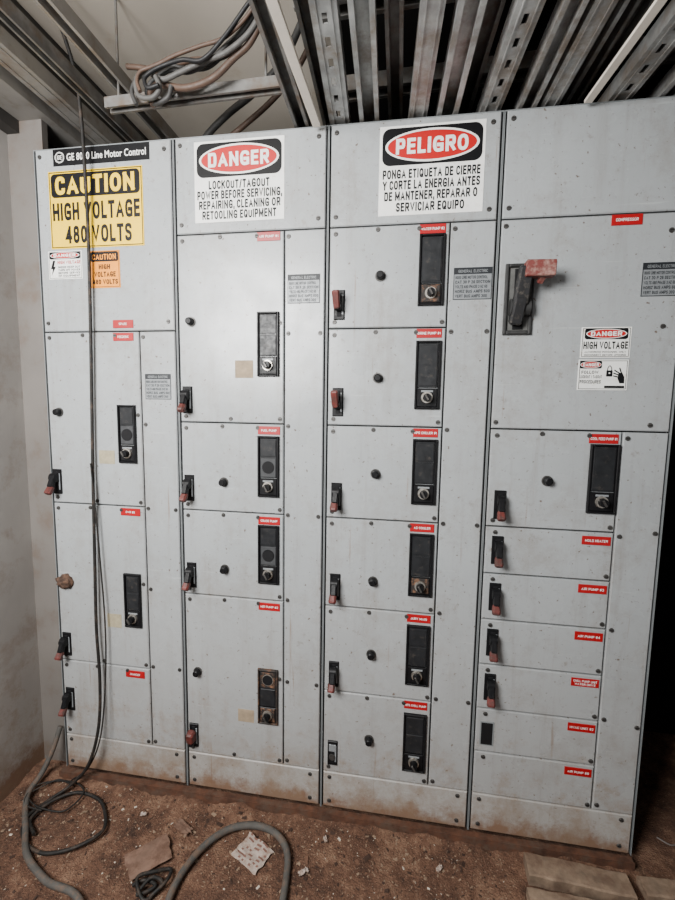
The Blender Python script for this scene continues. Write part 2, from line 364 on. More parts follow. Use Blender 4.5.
def lever(parent,x,z,st='down',grip=None):
    g=grip or REDP; mb=MB()
    mb.slab(x-.017,x+.017,z-.045,z+.045,-.006,0,.002,BLACK)
    mb.slab(x-.006,x+.008,z-.036,z+.036,-.0075,-.005,.001,SEAM)
    mb.slab(x+.009,x+.014,z-.030,z+.030,-.0075,-.005,.0005,SILV)
    lab='black switch lever with faded red grip'
    if st=='none':
        mb.cyl((x,-.005,z-.012),(x,-.012,z-.012),.012,.010,SCREW,18); mb.slab(x-.012,x+.012,z+.008,z+.034,-.008,-.005,.001,SILV); lab='black switch plate with the lever missing'
    elif st=='stub':
        mb.beam((x-.002,-.006,z+.006),(x-.004,-.034,z+.002),.030,.046,g,.028,.040,.2); mb.cyl((x,-.03,z-.02),(x,-.012,z-.02),.008,.010,BLACK,14)
    elif st=='up':
        mb.cyl((x-.010,-.020,z-.008),(x+.010,-.020,z-.008),.013,.013,BLACK,18)
        mb.beam((x,-.012,z-.012),(x,-.036,z+.006),.014,.018,BLACK)
        mb.beam((x-.003,-.028,z-.016),(x-.005,-.046,z+.034),.020,.018,g,.023,.020,.2)
    else:
        mb.cyl((x-.011,-.016,z+.016),(x+.011,-.016,z+.016),.016,.016,BLACK,18)
        mb.beam((x,-.018,z+.024),(x,-.036,z-.016),.018,.020,BLACK)
        mb.beam((x-.001,-.030,z-.014),(x-.002,-.048,z-.038),.022,.020,g,.025,.022,.25)
    mb.obj('switch_handle',parent,(x,0,z),lab)
def sticker(parent,x0,x1,z0,z1,m=TAGY,name='sticker',lab='yellowed blank paper sticker'):
    mb=MB(); mb.slab(x0,x1,z0,z1,-.0008,0,.0002,m); mb.obj(name,parent,((x0+x1)/2,0,(z0+z1)/2),lab)
def datalabel(parent,x0,x1,z0,z1):
    mb=MB(); mb.slab(x0,x1,z0,z1,-.0012,0,.0003,DKLAB); w=x1-x0;h=z1-z0;y=-.0020
    mb.rect(x0+.002,x1-.002,z0+.002,z1-h*.21,-.0016,SILV); mb.text('GENERAL ELECTRIC',x0+w*.12,x1-w*.12,z1-h*.16,z1-h*.07,-.0016,SILV)
    for i,t in enumerate(['8000 LINE MOTOR CONTROL','CAT 30 P 26 SECTION','VOLTS 480 PHASE 3 HZ 60','HORIZ BUS AMPS 600','VERT BUS AMPS 300']):
        zt=z1-h*(.26+.145*i); mb.text(t,x0+w*.05,x0+w*(.95 if i%2 else .88),zt-h*.095,zt,y,DKLAB,.02)
    mb.obj('data_label',parent,((x0+x1)/2,0,(z0+z1)/2),'silver rating label with small printed text')
def oval(mb,cx,cz,w,h,t,y,tm=WHITE):
    "black field, white oval ring, red oval, lettering"
    mb.rect(cx-w/2,cx+w/2,cz-h/2,cz+h/2,y,SBLK,h*.22)
    mb.disc(cx,cz,w*.47,h*.44,y-.0003,WHITE); mb.disc(cx,cz,w*.445,h*.385,y-.0006,SRED)
    L=w*.72; mb.text(t,cx-L/2,cx+L/2,cz-h*.21,cz+h*.21,y-.0009,tm,.036)
def board(x0,x1,z0,z1,m,border=None,t=.004):
    mb=MB(); mb.slab(x0,x1,z0,z1,-.0015,0,.0004,m); y=-.0018
    if border:
        for a,b,c,d in ((x0+.003,x1-.003,z1-.003-t,z1-.003),(x0+.003,x1-.003,z0+.003,z0+.003+t),(x0+.003,x0+.003+t,z0+.003+t,z1-.003-t),(x1-.003-t,x1-.003,z0+.003+t,z1-.003-t)): mb.rect(a,b,c,d,y,border)
    return mb
def lines(mb,ls,y,m,bold=.038):
    for t,x0,x1,z0,z1 in ls: mb.text(t,x0,x1,z0,z1,y,m,bold)

def make_cab(i,label):
    X=i*W
    e=bpy.data.objects.new('motor_control_cabinet',None); e.empty_display_size=.1; COL.objects.link(e); e.location=(X+W/2,0,0)
    e['label']=label; e['category']='electrical cabinet'; e['group']='row of motor control cabinets'
    mb=MB()
    mb.box(X+.0027,X+W-.0027,.012,.499,.0,TOP-.0035,SEAM)
    mb.box(X+.0006,X+.0026,.001,.50,0,TOP-.0032,FRAME); mb.box(X+W-.0026,X+W-.0006,.001,.50,0,TOP-.0032,FRAME)
    mb.box(X+.0006,X+W-.0006,.002,.50,TOP-.003,TOP,FRAME)
    mb.obj('cabinet_body',e,(X+W/2,0,0))
    return e,X
G=.0023
def panel(e,name,x0,x1,z0,z1,m=PAINT,lab=None,screws=()):
    mb=MB(); mb.slab(x0+G,x1-G,z0+G,z1-G,0,.016,.0028,m)
    p=mb.obj(name,e,((x0+x1)/2,0,(z0+z1)/2),lab)
    for x,z in screws: screw(p,x,z)
    return p
def std(x0,x1,z0,z1,full=False):
    s=[(x0+.020,z1-.020),(x0+.020,z0+.020),(x1-.014,z0+.016),(x1-.090,z1-.014),(x0+.15,z1-.012)]
    if z1-z0>.5: s+=[(x1-.014,(z0+z1)/2+.02),(x0+.18,z0+.014)]
    if z1-z0<.2: s=[(x0+.030,z1-.018),(x1-.014,z0+.016)]
    return s
def door(e,X,n0,n1,x1=DW,lab=None,off=.006):
    z0,z1=zr(n0),zr(n1); return panel(e,'door',X+off,X+x1,z0,z1,PAINT,lab,std(X+off,X+x1,z0,z1)),z0,z1
def wireway(e,X,n1):
    z0,z1=zr(0),zr(n1); s=[]
    n=int((z1-z0)/.30)
    for k in range(n+1): s.append((X+DW+.014,z0+.02+(z1-z0-.04)*k/n))
    for k in range(1,n,2): s.append((X+W-.020,z0+.02+(z1-z0-.04)*k/n))
    return panel(e,'wireway_cover',X+DW,X+W-.006,z0,z1,PAINT,None,s)
def toppanel(e,X,z0,lab=None):
    return panel(e,'top_panel',X+.006,X+W-.006,z0,TOP,PAINT,lab,[(X+.025,TOP-.025),(X+W-.03,TOP-.03),(X+.025,z0+.03),(X+W-.03,z0+.03)])
def kick(e,X): return panel(e,'kick_panel',X+.006,X+W-.006,.004,K,PAINTK,'grey kick panel with rusty dirt stains',[(X+.03,K-.02),(X+W-.04,K-.02),(X+.03,.03),(X+W-.04,.03)])

# ---------------- cabinet 1
e,X=make_cab(0,'grey steel motor control cabinet with yellow caution sign beside the wall')
p=toppanel(e,X,zr(5))
mb=MB(); mb.slab(.076,.427,2.209,2.262,-.0015,0,.0004,SBLK)
mb.ring(.101,2.2355,.0175,.0175,.0018,-.0019,WHITE); mb.ring(.101,2.2355,.0145,.0145,.0010,-.0019,WHITE); mb.text('GE',.0925,.1095,2.229,2.242,-.0019,WHITE)
mb.text('GE 8000 Line Motor Control',.128,.415,2.224,2.246,-.0019,WHITE,.012)
mb.obj('header_sign',p,(.25,0,2.235),'black header strip with round emblem and white lettering')
mb=board(.054,.400,1.943,2.193,SYEL,SBLK,.003)
mb.rect(.064,.390,2.108,2.184,-.0021,SBLK,.014)
mb.text('CAUTION',.080,.374,2.117,2.175,-.0025,SYEL,.040)
mb.text('HIGH VOLTAGE',.066,.388,2.034,2.091,-.0019,SBLK,.034); mb.text('480 VOLTS',.108,.356,1.959,2.016,-.0019,SBLK,.034)
mb.obj('caution_sign',p,(.227,0,2.07),'yellow high voltage caution sign with black lettering')
mb=board(.039,.168,1.843,1.936,WHITE,SBLK,.0015)
oval(mb,.1035,1.921,.118,.024,'DANGER',-.0021)
mb.text('HIGH VOLTAGE',.074,.162,1.893,1.904,-.0019,SRED,.03)
for k,t in enumerate(['INSIDE KEEP OUT','TURN OFF POWER','BEFORE SERVICE','OF EQUIPMENT']): mb.text(t,.076,.160,1.879-k*.0095,1.886-k*.0095,-.0019,SBLK,.02)
mb.poly([(.057,1.905),(.066,1.905),(.060,1.885),(.067,1.885),(.050,1.855),(.055,1.877),(.047,1.877)],-.0019,SBLK)
mb.obj('danger_sticker',p,(.1035,0,1.89),'small white danger sticker with lightning bolt')
mb=board(.195,.308,1.810,1.932,SORG,SBLK,.0015)
mb.rect(.200,.303,1.896,1.927,-.0021,SBLK,.006); mb.text('CAUTION',.207,.296,1.902,1.920,-.0025,SORG,.02)
lines(mb,[('HIGH',.230,.272,1.871,1.887,),('VOLTAGE',.212,.292,1.846,1.863),('480 VOLTS',.205,.299,1.822,1.838)],-.0019,SBLK)
mb.obj('caution_sticker',p,(.25,0,1.87),'small orange high voltage caution sticker')
nameplate(p,.274,1.703,'SPARE')
d,z0,z1=door(e,X,3,5); nameplate(d,.273,1.660,'FEEDERS'); knob(d,.050,1.386); operator(d,.281,1.415,'hole',.068,.203); sticker(d,.200,.261,1.206,1.254); lever(d,.030,1.135)
d,z0,z1=door(e,X,1,3); nameplate(d,.277,1.049,'CWR #6'); rust_knob(d,.041,.758); operator(d,.281,.808,'sel',.066,.202); sticker(d,.205,.263,.596,.648); lever(d,.034,.512)
d2,z0,z1=door(e,X,0,1); nameplate(d2,.273,.434,'CHARGER'); lever(d2,.036,.290)
w=wireway(e,X,5); datalabel(w,.387,.482,1.436,1.522)
kick(e,X)
# ---------------- cabinet 2
e,X=make_cab(1,'grey steel motor control cabinet with white lockout danger sign on top')
p=toppanel(e,X,zr(6))
mb=board(.581,.878,2.003,2.248,WHITE,None)
oval(mb,.7295,2.190,.280,.102,'DANGER',-.0021)
lines(mb,[('LOCKOUT/TAGOUT',.629,.830,2.103,2.129),('POWER BEFORE SERVICING,',.590,.871,2.073,2.099),('REPAIRING, CLEANING OR',.595,.866,2.043,2.069),('RETOOLING EQUIPMENT',.606,.852,2.012,2.038)],-.0019,SBLK)
mb.obj('danger_sign',p,(.73,0,2.125),'white lockout danger sign with red oval header')
d,z0,z1=door(e,X,4,6); nameplate(d,X+.281,1.966,'AIR PUMP #1'); knob(d,.559,1.693); operator(d,.789,1.720,'sel'); sticker(d,.711,.773,1.510,1.567,TAG,'sticker','torn brown paper sticker'); lever(d,X+.034,1.436)
d,z0,z1=door(e,X,3,4); nameplate(d,X+.281,1.352,'FUEL PUMP'); knob(d,.667,1.159); operator(d,.789,1.320,'hole'); lever(d,X+.034,1.134)
d,z0,z1=door(e,X,2,3); nameplate(d,X+.281,1.046,'CRUDE PUMP'); knob(d,.667,.852); operator(d,.789,1.017,'hole'); lever(d,X+.036,.822)
d,z0,z1=door(e,X,0,2); nameplate(d,X+.281,.742,'AIR PUMP #2'); knob(d,.559,.461); operator(d,.786,.500,'hole',rusty=2); sticker(d,.710,.770,.288,.336,TAG); lever(d,X+.032,.212,'stub',REDP)
w=wireway(e,X,6); datalabel(w,.889,.994,1.745,1.834)
kick(e,X)
# ---------------- cabinet 3
e,X=make_cab(2,'grey steel motor control cabinet with Spanish danger sign on top')
p=toppanel(e,X,zr(6))
mb=board(1.171,1.475,1.995,2.247,WHITE,None)
oval(mb,1.323,2.188,.288,.104,'PELIGRO',-.0021)
lines(mb,[('PONGA ETIQUETA DE CIERRE',1.182,1.464,2.099,2.125),('Y CORTE LA ENERGIA ANTES',1.182,1.464,2.068,2.094),('DE MANTENER, REPARAR O',1.188,1.458,2.037,2.063),('SERVICIAR EQUIPO',1.224,1.422,2.005,2.031)],-.0019,SBLK)
mb.obj('danger_sign',p,(1.32,0,2.12),'white Spanish danger sign with red oval header')
names=['WATER PUMP #2','BRINE PUMP #1','HPG CHILLER #1','AC COOLER','JURY MAIN','HPG CHILL PUMP']
ops=[1.937,1.625,1.323,1.019,.711,.399]; kz=[1.821,1.512,1.207,.849,.594,.284]; hz=[1.737,1.435,1.128,.820,.510,.217]
for k in range(6):
    d,z0,z1=door(e,X,5-k,6-k); nameplate(d,X+.281,z1-.004,names[k]); operator(d,X+.281,ops[k],'plain' if k in(0,1) else 'sel',.076,.208,rusty=(1 if k in(0,3) else 0))
    knob(d,X+.166,kz[k]); lever(d,X+.040,hz[k],['up','up','down','down','down','none'][k])
w=wireway(e,X,6); datalabel(w,1.401,1.512,1.745,1.838)
kick(e,X)
# ---------------- cabinet 4
e,X=make_cab(3,'grey steel motor control cabinet with large main switch and narrow units')
p=toppanel(e,X,zr(6))
z0,z1=zr(4),zr(6)
d=panel(e,'door',X+.006,X+W-.006,z0,z1,PAINT,'large grey main switch door',[(X+.02,z1-.02),(X+.02,z0+.02),(X+W-.06,z0+.02),(X+W-.05,z0+.30),(X+W-.05,z1-.05)])
nameplate(d,1.826,1.967,'COMPRESSOR',.080,.029)
datalabel(d,1.917,2.014,1.743,1.835)
mb=board(1.769,1.902,1.573,1.660,WHITE,SBLK,.0016)
oval(mb,1.8355,1.641,.116,.031,'DANGER',-.0021)
lines(mb,[('HIGH VOLTAGE',1.776,1.895,1.598,1.619)],-.0019,SBLK,.036)
for k,t in enumerate(['AUTHORIZED PERSONNEL ONLY','DISCONNECT BEFORE OPENING']): mb.text(t,1.780,1.891,1.587-k*.0085,1.592-k*.0085,-.0019,SBLK)
mb.obj('danger_sign',d,(1.835,0,1.616),'small white high voltage danger sign')
mb=board(1.767,1.901,1.480,1.568,WHITE,SBLK,.0016)
oval(mb,1.800,1.553,.060,.022,'DANGER',-.0021)
lines(mb,[('FOLLOW',1.776,1.822,1.527,1.536),('LOCKOUT / TAGOUT',1.773,1.832,1.514,1.523),('PROCEDURES',1.773,1.830,1.499,1.509)],-.0019,SBLK,.02)
y=-.0019
# padlock with shackle gripped by a hand, above a thin black bar
mb.rect(1.843,1.860,1.519,1.537,y,SBLK,.002); mb.ring(1.8515,1.537,.0068,.014,.0024,y,SBLK,16,0,180); mb.disc(1.8515,1.529,.0022,.0022,y-.0002,WHITE,12)
mb.poly([(1.874,1.514),(1.880,1.500),(1.893,1.500),(1.892,1.518),(1.886,1.530),(1.876,1.530)],y-.0001,SBLK)
for a,b in (((1.878,1.529),(1.865,1.537)),((1.876,1.524),(1.863,1.529)),((1.875,1.518),(1.863,1.521)),((1.884,1.527),(1.878,1.543))): mb.bar(*a,*b,.0036,y-.0005,SBLK)
mb.rect(1.840,1.894,1.486,1.493,y,SBLK)
mb.obj('danger_sign',d,(1.834,0,1.524),'small white lockout danger sign with hand symbol')
mb=MB(); bx0,bx1,bz0,bz1=1.548,1.628,1.640,1.842
STEEL=mat('dark_cast_steel',(.05,.05,.05),.5,.5,.4,40); STEEL2=mat('worn_lever_steel',(.030,.030,.032),.45,.4,.5,60,dirt=(.13,.115,.10),dirt_amt=.25,dirt_scale=60)
mb.slab(bx0,bx0+.010,bz0,bz1,-.012,0,.003,STEEL); mb.slab(bx1-.010,bx1,bz0,bz1,-.012,0,.003,STEEL)
mb.slab(bx0+.01,bx1-.01,bz1-.010,bz1,-.012,0,.003,STEEL); mb.slab(bx0+.01,bx1-.01,bz0,bz0+.012,-.012,0,.003,STEEL)
mb.slab(bx0+.009,bx1-.009,bz0+.009,bz1-.009,-.003,0,.001,mat('switch_recess_paint',(.11,.11,.105),.5,0,.4,30))
mb.slab(1.575,1.604,1.655,1.828,-.006,-.002,.001,SEAM)
mb.cyl((1.562,-.020,1.715),(1.616,-.020,1.715),.024,.024,STEEL,24)
mb.beam((1.578,-.018,1.668),(1.586,-.045,1.740),.034,.030,STEEL2); mb.beam((1.585,-.036,1.72),(1.592,-.064,1.818),.040,.030,STEEL2,.036,.028)
mb.beam((1.586,-.066,1.808),(1.664,-.070,1.806),.032,.044,REDP2,.032,.042,.07)
mb.beam((1.640,-.068,1.798),(1.632,-.046,1.776),.016,.013,REDP2,b=.15)
mb.obj('disconnect_handle',d,(1.588,0,1.74),'large black disconnect switch with worn red handle')
d,z0,z1=door(e,X,3,4,.378); nameplate(d,1.811,1.352,'COOL FEED PUMP #1',.080,.028); operator(d,1.816,1.322,'plain',.080,.208); knob(d,1.702,1.206); lever(d,X+.044,1.126)
six=[('MOLD HEATER',None),('AIR PUMP #3',None),('AIR PUMP #4',None),('CHILL PUMP UNIT','WATER DRIVE'),('HVAC UNIT #2',None),('AIR PUMP #5',None)]
for k in range(6):
    n1=3-.5*k; d,z0,z1=door(e,X,n1-.5,n1,.378); nameplate(d,1.812,z1-.013,six[k][0],.081,.027,two=six[k][1])
    if k<4: lever(d,X+.044,z0+.078)
    if k==4:
        mb=MB(); mb.slab(1.545,1.589,.318,.402,-.002,0,.0005,FRAME); mb.rect(1.549,1.585,.322,.398,-.0024,SEAM); mb.obj('switch_opening',d,(1.567,0,.36),'dark empty switch opening')
z0=zr(0);z1=zr(4)
w=panel(e,'wireway_cover',X+.378,X+W-.006,z0,z1,PAINT,None,[(X+.392,z0+.02+(z1-z0-.04)*k/4) for k in range(5)]+[(X+W-.02,z0+.3),(X+W-.02,z1-.3)])
kick(e,X)
# ------------------------------------------------------------------ sill
mb=MB(); mb.box(-.01,2.03,-.022,.0,-.034,-.002,RUST); mb.box(-.01,2.03,-.026,-.022,-.034,.002,RUST); mb.obj('base_channel',None,(1.,0,-.03),'rusty steel base channel under the cabinets',category='steel channel')
# ------------------------------------------------------------------ room
def struct(name,x0,x1,y0,y1,z0,z1,m):
    mb=MB(); mb.box(x0,x1,y0,y1,z0,z1,m); mb.obj(name,None,((x0+x1)/2,(y0+y1)/2,z0),None,kind='structure')
CZ=2.64; YB=.64
struct('wall_left',-.25,-.15,-2.0,YB,-.06,CZ,WALL)
struct('trim_1',-.15,-.012,.055,.08,-.05,CZ,FILL)
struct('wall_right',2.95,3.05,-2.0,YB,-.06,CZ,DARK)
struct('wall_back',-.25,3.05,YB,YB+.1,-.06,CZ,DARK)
struct('ceiling',-.25,3.05,-2.0,YB+.1,CZ,CZ+.05,CEIL)
# floor
mb=MB(); xs=np.concatenate([np.arange(-.25,3.05,.0125)]); ys=np.concatenate([np.arange(-2.,-.6,.05),np.arange(-.6,.05,.008),np.arange(.05,.75,.025)])
vs=[];nx=len(xs)
def gz(x,y):
    v=Vector((x*3,y*3,0)); a=noise.fractal(v,1.,2.,5); b=noise.noise(Vector((x*22,y*22,3))); c=noise.noise(Vector((x*60,y*60,5)))
    z=-.036+.009*a+.004*b+.0022*c
    if x<2.06: z+=.030*math.exp(-((y+.012)/.038)**2)*max(0,.55+.8*noise.noise(Vector((x*9,1,2)))+.4*noise.noise(Vector((x*40,y*30,2))))
    return min(z,-.003) if y>-.03 else z
for y in ys:
    for x in xs: vs.append((x,y,gz(x,y)))
mb.add(vs,[(j*nx+i,j*nx+i+1,(j+1)*nx+i+1,(j+1)*nx+i) for j in range(len(ys)-1) for i in range(nx-1)],DIRT,True)
mb.obj('floor',None,(0,0,0),None,kind='structure')
# rubble
mb=MB(); RB=[mat('rubble_brown',(.12,.060,.036),.95),mat('rubble_tan',(.22,.15,.10),.9),mat('rubble_dark',(.038,.019,.012),.95),mat('paper_fleck',(.46,.40,.33),.8)]
for k in range(8500):
    x=random.uniform(-.12,2.5); y=-abs(random.gauss(0,.22))-.032
    if y<-.7: continue
    if -.26<y<-.03 and 1.63<x<2.25: continue
    r=random.choice([.001,.001,.001,.0015,.002,.0035 if random.random()<.3 else .0015])*random.uniform(.5,1.3); z=gz(x,y)+r*.25
    M=Matrix.Rotation(random.random()*6.3,3,'Z')@Matrix.Rotation(random.uniform(-.5,.5),3,'X')
    c=Vector((x,y,z)); s=(random.uniform(.6,2.6)*r,random.uniform(.6,1.4)*r,r*random.uniform(.2,.5))
    pv=[c+M@Vector(((a+random.uniform(-.3,.3))*s[0],(b+random.uniform(-.3,.3))*s[1],(d)*s[2])) for a in(-1,1) for b in(-1,1) for d in(-1,1)]
    mb.add(pv,[(0,1,3,2),(4,6,7,5),(0,4,5,1),(2,3,7,6),(0,2,6,4),(1,5,7,3)],random.choices(RB,[6,3,3,.4])[0] if r<.0025 else random.choices(RB[:3],[3,1,2])[0])
mb.obj('rubble',None,(1,-.2,-.03),'loose dirt crumbs and rust flakes on the ground',category='rubble',kind='stuff')
# sheets / scraps
def sheet(name,cx,cy,w,h,rot,m,lab,cat,pat=None,curl=.01,irr=.3):
    mb=MB();n=14;M=Matrix.Rotation(rot,3,'Z');vs=[]
    for j in range(n+1):
        for i in range(n+1):
            a=i/n-.5;b=j/n-.5; q=M@Vector((a*w*(1+irr*noise.noise(Vector((b*5,1,cx*7)))),b*h*(1+irr*noise.noise(Vector((a*5,7,cy*7)))),0))
            vs.append((cx+q.x,cy+q.y,max(gz(cx+q.x,cy+q.y)+.003,-.036+.012)+curl*abs(noise.noise(Vector((a*3,b*3,cx*9))))))
    fs=[(j*(n+1)+i,j*(n+1)+i+1,(j+1)*(n+1)+i+1,(j+1)*(n+1)+i) for j in range(n) for i in range(n)]
    if pat:
        for j in range(n):
            for i in range(n):
                mb.add([vs[t] for t in fs[j*n+i]],[(0,1,2,3)],pat if (random.random()<.55 and j%2 and 0<i<n-1) else m)
    else: mb.add(vs,fs,m,True)
    mb.obj(name,None,(cx,cy,-.03),lab,category=cat)
MC=mat('muddy_card',(.20,.12,.085),.9,0,.4,20,dirt=(.09,.045,.028),dirt_amt=.55,dirt_scale=22)
sheet('floor_tile_piece',.50,-.235,.13,.09,.75,MC,'flat square muddy tile piece lying on the dirt','tile',None,.002,.08)
sheet('cardboard_scrap',.56,-.13,.07,.03,-.4,MC,'small muddy cardboard strip beside the hose','cardboard')
DP=mat('dirty_paper',(.42,.34,.29),.8,0,.35,50,dirt=(.22,.13,.09),dirt_amt=.35,dirt_scale=60); PI=mat('paper_ink',(.16,.08,.06),.8)
sheet('printed_paper',.825,-.172,.105,.085,-.45,DP,'crumpled dirty printed paper inside the hose loop','paper',PI,irr=.12)
for (a,b,c_,d_,e_) in [(1.0,-.20,.03,.015,.6),(1.16,-.26,.025,.015,.2),(1.42,-.12,.025,.012,.9),(1.05,-.09,.02,.010,2.),(.40,-.11,.02,.012,.3),(1.52,-.21,.02,.015,1.2)]:
    sheet('paper_scrap',a,b,c_,d_,e_,DP,'small dirty paper scrap on the dirt','paper')
# hoses & cables
def cable(name,pts,r,m,lab,cat,step=8):
    mb=MB(); tube(mb,pts,r,m,12,step); mb.obj(name,None,pts[0],lab,category=cat)
f=-.024
def coil(cx,cy,rx,ry,a0,turns,z,n=10,dr=.0,jit=.0,seed=1):
    out=[]; N_=int(n*turns); q=random.Random(seed)
    for i in range(N_+1):
        a=math.radians(a0)+2*math.pi*i/n; k=1+dr*i/n+q.uniform(-jit,jit)
        out.append((cx+rx*k*math.cos(a),cy+ry*k*math.sin(a),z+.0035*math.sin(i*1.7)+.002*(i/n)))
    return out
cable('power_cable',[(.235,-.20,2.62),(.226,-.075,2.46),(.222,-.045,2.33),(.219,-.035,2.2),(.212,-.022,2.0),(.203,-.018,1.7),(.192,-.016,1.4),(.185,-.018,1.12),(.180,-.02,.85),(.176,-.022,.6),(.184,-.026,.40),(.178,-.036,.22),(.145,-.055,.08),(.08,-.070,.0)]+coil(.16,-.175,.145,.105,150,1.25,f+.003,9,-.12,.08,5),.0056,DCABLE,'black rubber cable hanging down the cabinet onto the dirt','cable')
cable('signal_cable',[(.187,-.0275,1.21),(.192,-.025,1.10),(.202,-.020,.85),(.212,-.022,.62),(.208,-.026,.42),(.197,-.05,.2),(.13,-.040,.05),(.06,-.044,-.010)]+coil(.045,-.105,.095,.055,70,1.6,f+.009,9,.10,.10,8),.0028,DCABLE,'thin dusty black cable taped to the thicker cable','cable')
cable('water_hose',[(-.045,.03,.14),(-.048,-.01,.07),(-.060,-.05,.01),(-.060,-.11,-.014),(-.02,-.165,-.018),(.04,-.225,-.018),(.12,-.30,-.018),(.24,-.355,-.018),(.40,-.40,-.018),(.60,-.66,-.018)],.0098,HOSE,'dusty grey hose curving from the wall across the dirt','hose')
cable('water_hose',[(.66,-.52,-.018),(.64,-.40,-.018),(.63,-.29,-.018),(.66,-.19,-.016),(.72,-.12,-.014),(.80,-.092,-.014),(.88,-.105,-.014),(.935,-.155,-.016),(.955,-.24,-.018),(.96,-.36,-.018),(.94,-.55,-.018)],.0108,HOSE,'dusty grey hose looped on the dirt near the sill','hose')
cable('wire_bundle',[(.50,-.32,f),(.53,-.30,f),(.57,-.31,f),(.53,-.34,f),(.55,-.30,-.012),(.585,-.30,f),(.56,-.35,f),(.51,-.31,-.01),(.55,-.28,-.015),(.59,-.26,f),(.60,-.30,-.012),(.57,-.34,f)],.0052,DCABLE,'small tangle of black wire on the dirt','wire')
cable('wire',[(2.16,.10,-.02),(2.20,.08,-.02),(2.26,.12,-.015),(2.34,.18,-.015),(2.5,.16,-.02)],.0025,mat('dusty_wire',(.12,.10,.09),.6),'thin dusty wire lying in the dark gap beside the cabinet','wire')
# wood
def plank(x0,x1,y0,y1,z0,z1,ang,lab):
    mb=MB(); c=Vector(((x0+x1)/2,(y0+y1)/2,0)); n=16; vs=[]
    for i in range(n+1):
        t=i/n; x=x0+(x1-x0)*t; j=.004*noise.noise(Vector((t*7,x0*9,1))); q=.004
        for (yy,zz) in ((y0+j,z0),(y0+j,z1-q),(y0+j+q,z1),(y1-q+j,z1+.001*math.sin(t*5)),(y1+j,z1-q),(y1+j,z0)): 
            e=.006*noise.noise(Vector((yy*60,x0,t))) if i in (0,n) else 0
            vs.append((x+e,yy,zz))
    fs=[(i*6+k,i*6+(k+1)%6,(i+1)*6+(k+1)%6,(i+1)*6+k) for i in range(n) for k in range(6)]+[tuple(range(5,-1,-1)),tuple(range(n*6,n*6+6))]
    mb.add(vs,fs,WOOD)
    M=Matrix.Rotation(ang,3,'Z'); mb.v=[tuple(M@(Vector(v)-c)+c) for v in mb.v]
    o=mb.obj('wooden_plank',None,(c.x,c.y,z0),lab,category='plank'); return o
plank(1.69,1.985,-.125,-.055,-.030,.008,-.05,'short weathered wooden board on the dirt by the sill')
plank(1.67,1.975,-.240,-.150,-.030,.004,-.01,'wide weathered wooden board with worn edge')
plank(2.02,2.24,-.105,-.050,-.030,-.001,.05,'thin weathered wooden board beside the cabinet corner')
# ------------------------------------------------------------------ struts above
def strut(p0,p1,w,h,m,lab,slots=False,flip=False,name='strut_channel',group='channels stored above the cabinets'):
    p0=Vector(p0);p1=Vector(p1);Ln=(p1-p0).length; t=.003
    mb=MB(); lip=w*.22
    mb.box(-w/2,-w/2+t,0,Ln,0,h,m); mb.box(w/2-t,w/2,0,Ln,0,h,m)
    zw=(0,t) if flip else (h-t,h); zl=(h-t,h) if flip else (0,t)
    mb.box(-w/2+t,-w/2+lip,0,Ln,*zl,m); mb.box(w/2-lip,w/2-t,0,Ln,*zl,m)
    if not flip:
        mb.box(-w/2+lip-t,-w/2+lip,0,Ln,t,.012,m); mb.box(w/2-lip,w/2-lip+t,0,Ln,t,.012,m)
    else:
        mb.box(-w*.30,-w*.25,0,Ln,-.003,0,m); mb.box(w*.25,w*.30,0,Ln,-.003,0,m)
    if slots:
        s=w*.10; mb.box(-w/2+t,-s,0,Ln,*zw,m); mb.box(s,w/2-t,0,Ln,*zw,m)
        y=0; 
        while y<Ln: mb.box(-s,s,y,min(y+.035,Ln),*zw,m); y+=.062
    else: mb.box(-w/2+t,w/2-t,0,Ln,*zw,m)
    d=(p1-p0).normalized(); xa=d.cross(Vector((0,0,1))).normalized(); za=xa.cross(d)
    M=Matrix((xa,d,za)).transposed()
    mb.v=[tuple(M@Vector(v)+p0) for v in mb.v]
    o=mb.obj(name,None,tuple(p0),lab,category='metal channel')
    if group: o['group']=group
    return o
L1='galvanized steel channel stored above the cabinets'; L2='slotted galvanized steel channel stored above the cabinets'; L3='weathered dark steel channel in the upper stack'
zb=2.2725
def S(xa,xb,w,slots=False,flip=False,h=.041,m=GALV,z=zb,ya=-1.5,yb=.45,lab=None):
    k=(xb-xa)/.38
    strut((xa+k*(ya+.39),ya,z),(xa+k*(yb+.39),yb,z),w,h,m,lab or (L2 if slots else L1),slots,flip)
zf=zb+.005
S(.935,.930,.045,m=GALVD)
S(1.068,1.048,.060,True,True,z=zf); S(1.150,1.138,.058)
S(1.304,1.282,.052,False,True,z=zf); S(1.385,1.366,.060); S(1.510,1.488,.058,True,True,z=zf)
S(1.600,1.586,.050); S(1.664,1.648,.048,False,True,z=zf); S(1.858,1.832,.058,True,True,z=zf); S(1.975,1.955,.055)
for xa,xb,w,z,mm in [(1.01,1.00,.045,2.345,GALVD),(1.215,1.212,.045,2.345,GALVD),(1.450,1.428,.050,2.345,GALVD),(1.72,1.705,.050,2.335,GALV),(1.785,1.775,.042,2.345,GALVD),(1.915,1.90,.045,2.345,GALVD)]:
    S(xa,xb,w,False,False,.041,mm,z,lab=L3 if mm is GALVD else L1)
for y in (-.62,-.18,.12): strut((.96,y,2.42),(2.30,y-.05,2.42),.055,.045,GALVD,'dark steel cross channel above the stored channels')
struct('gap_shade_sheet',1.0,2.9,-1.9,.6,2.60,2.63,DARK)  # added black sheet, paints the shade above the stored channels
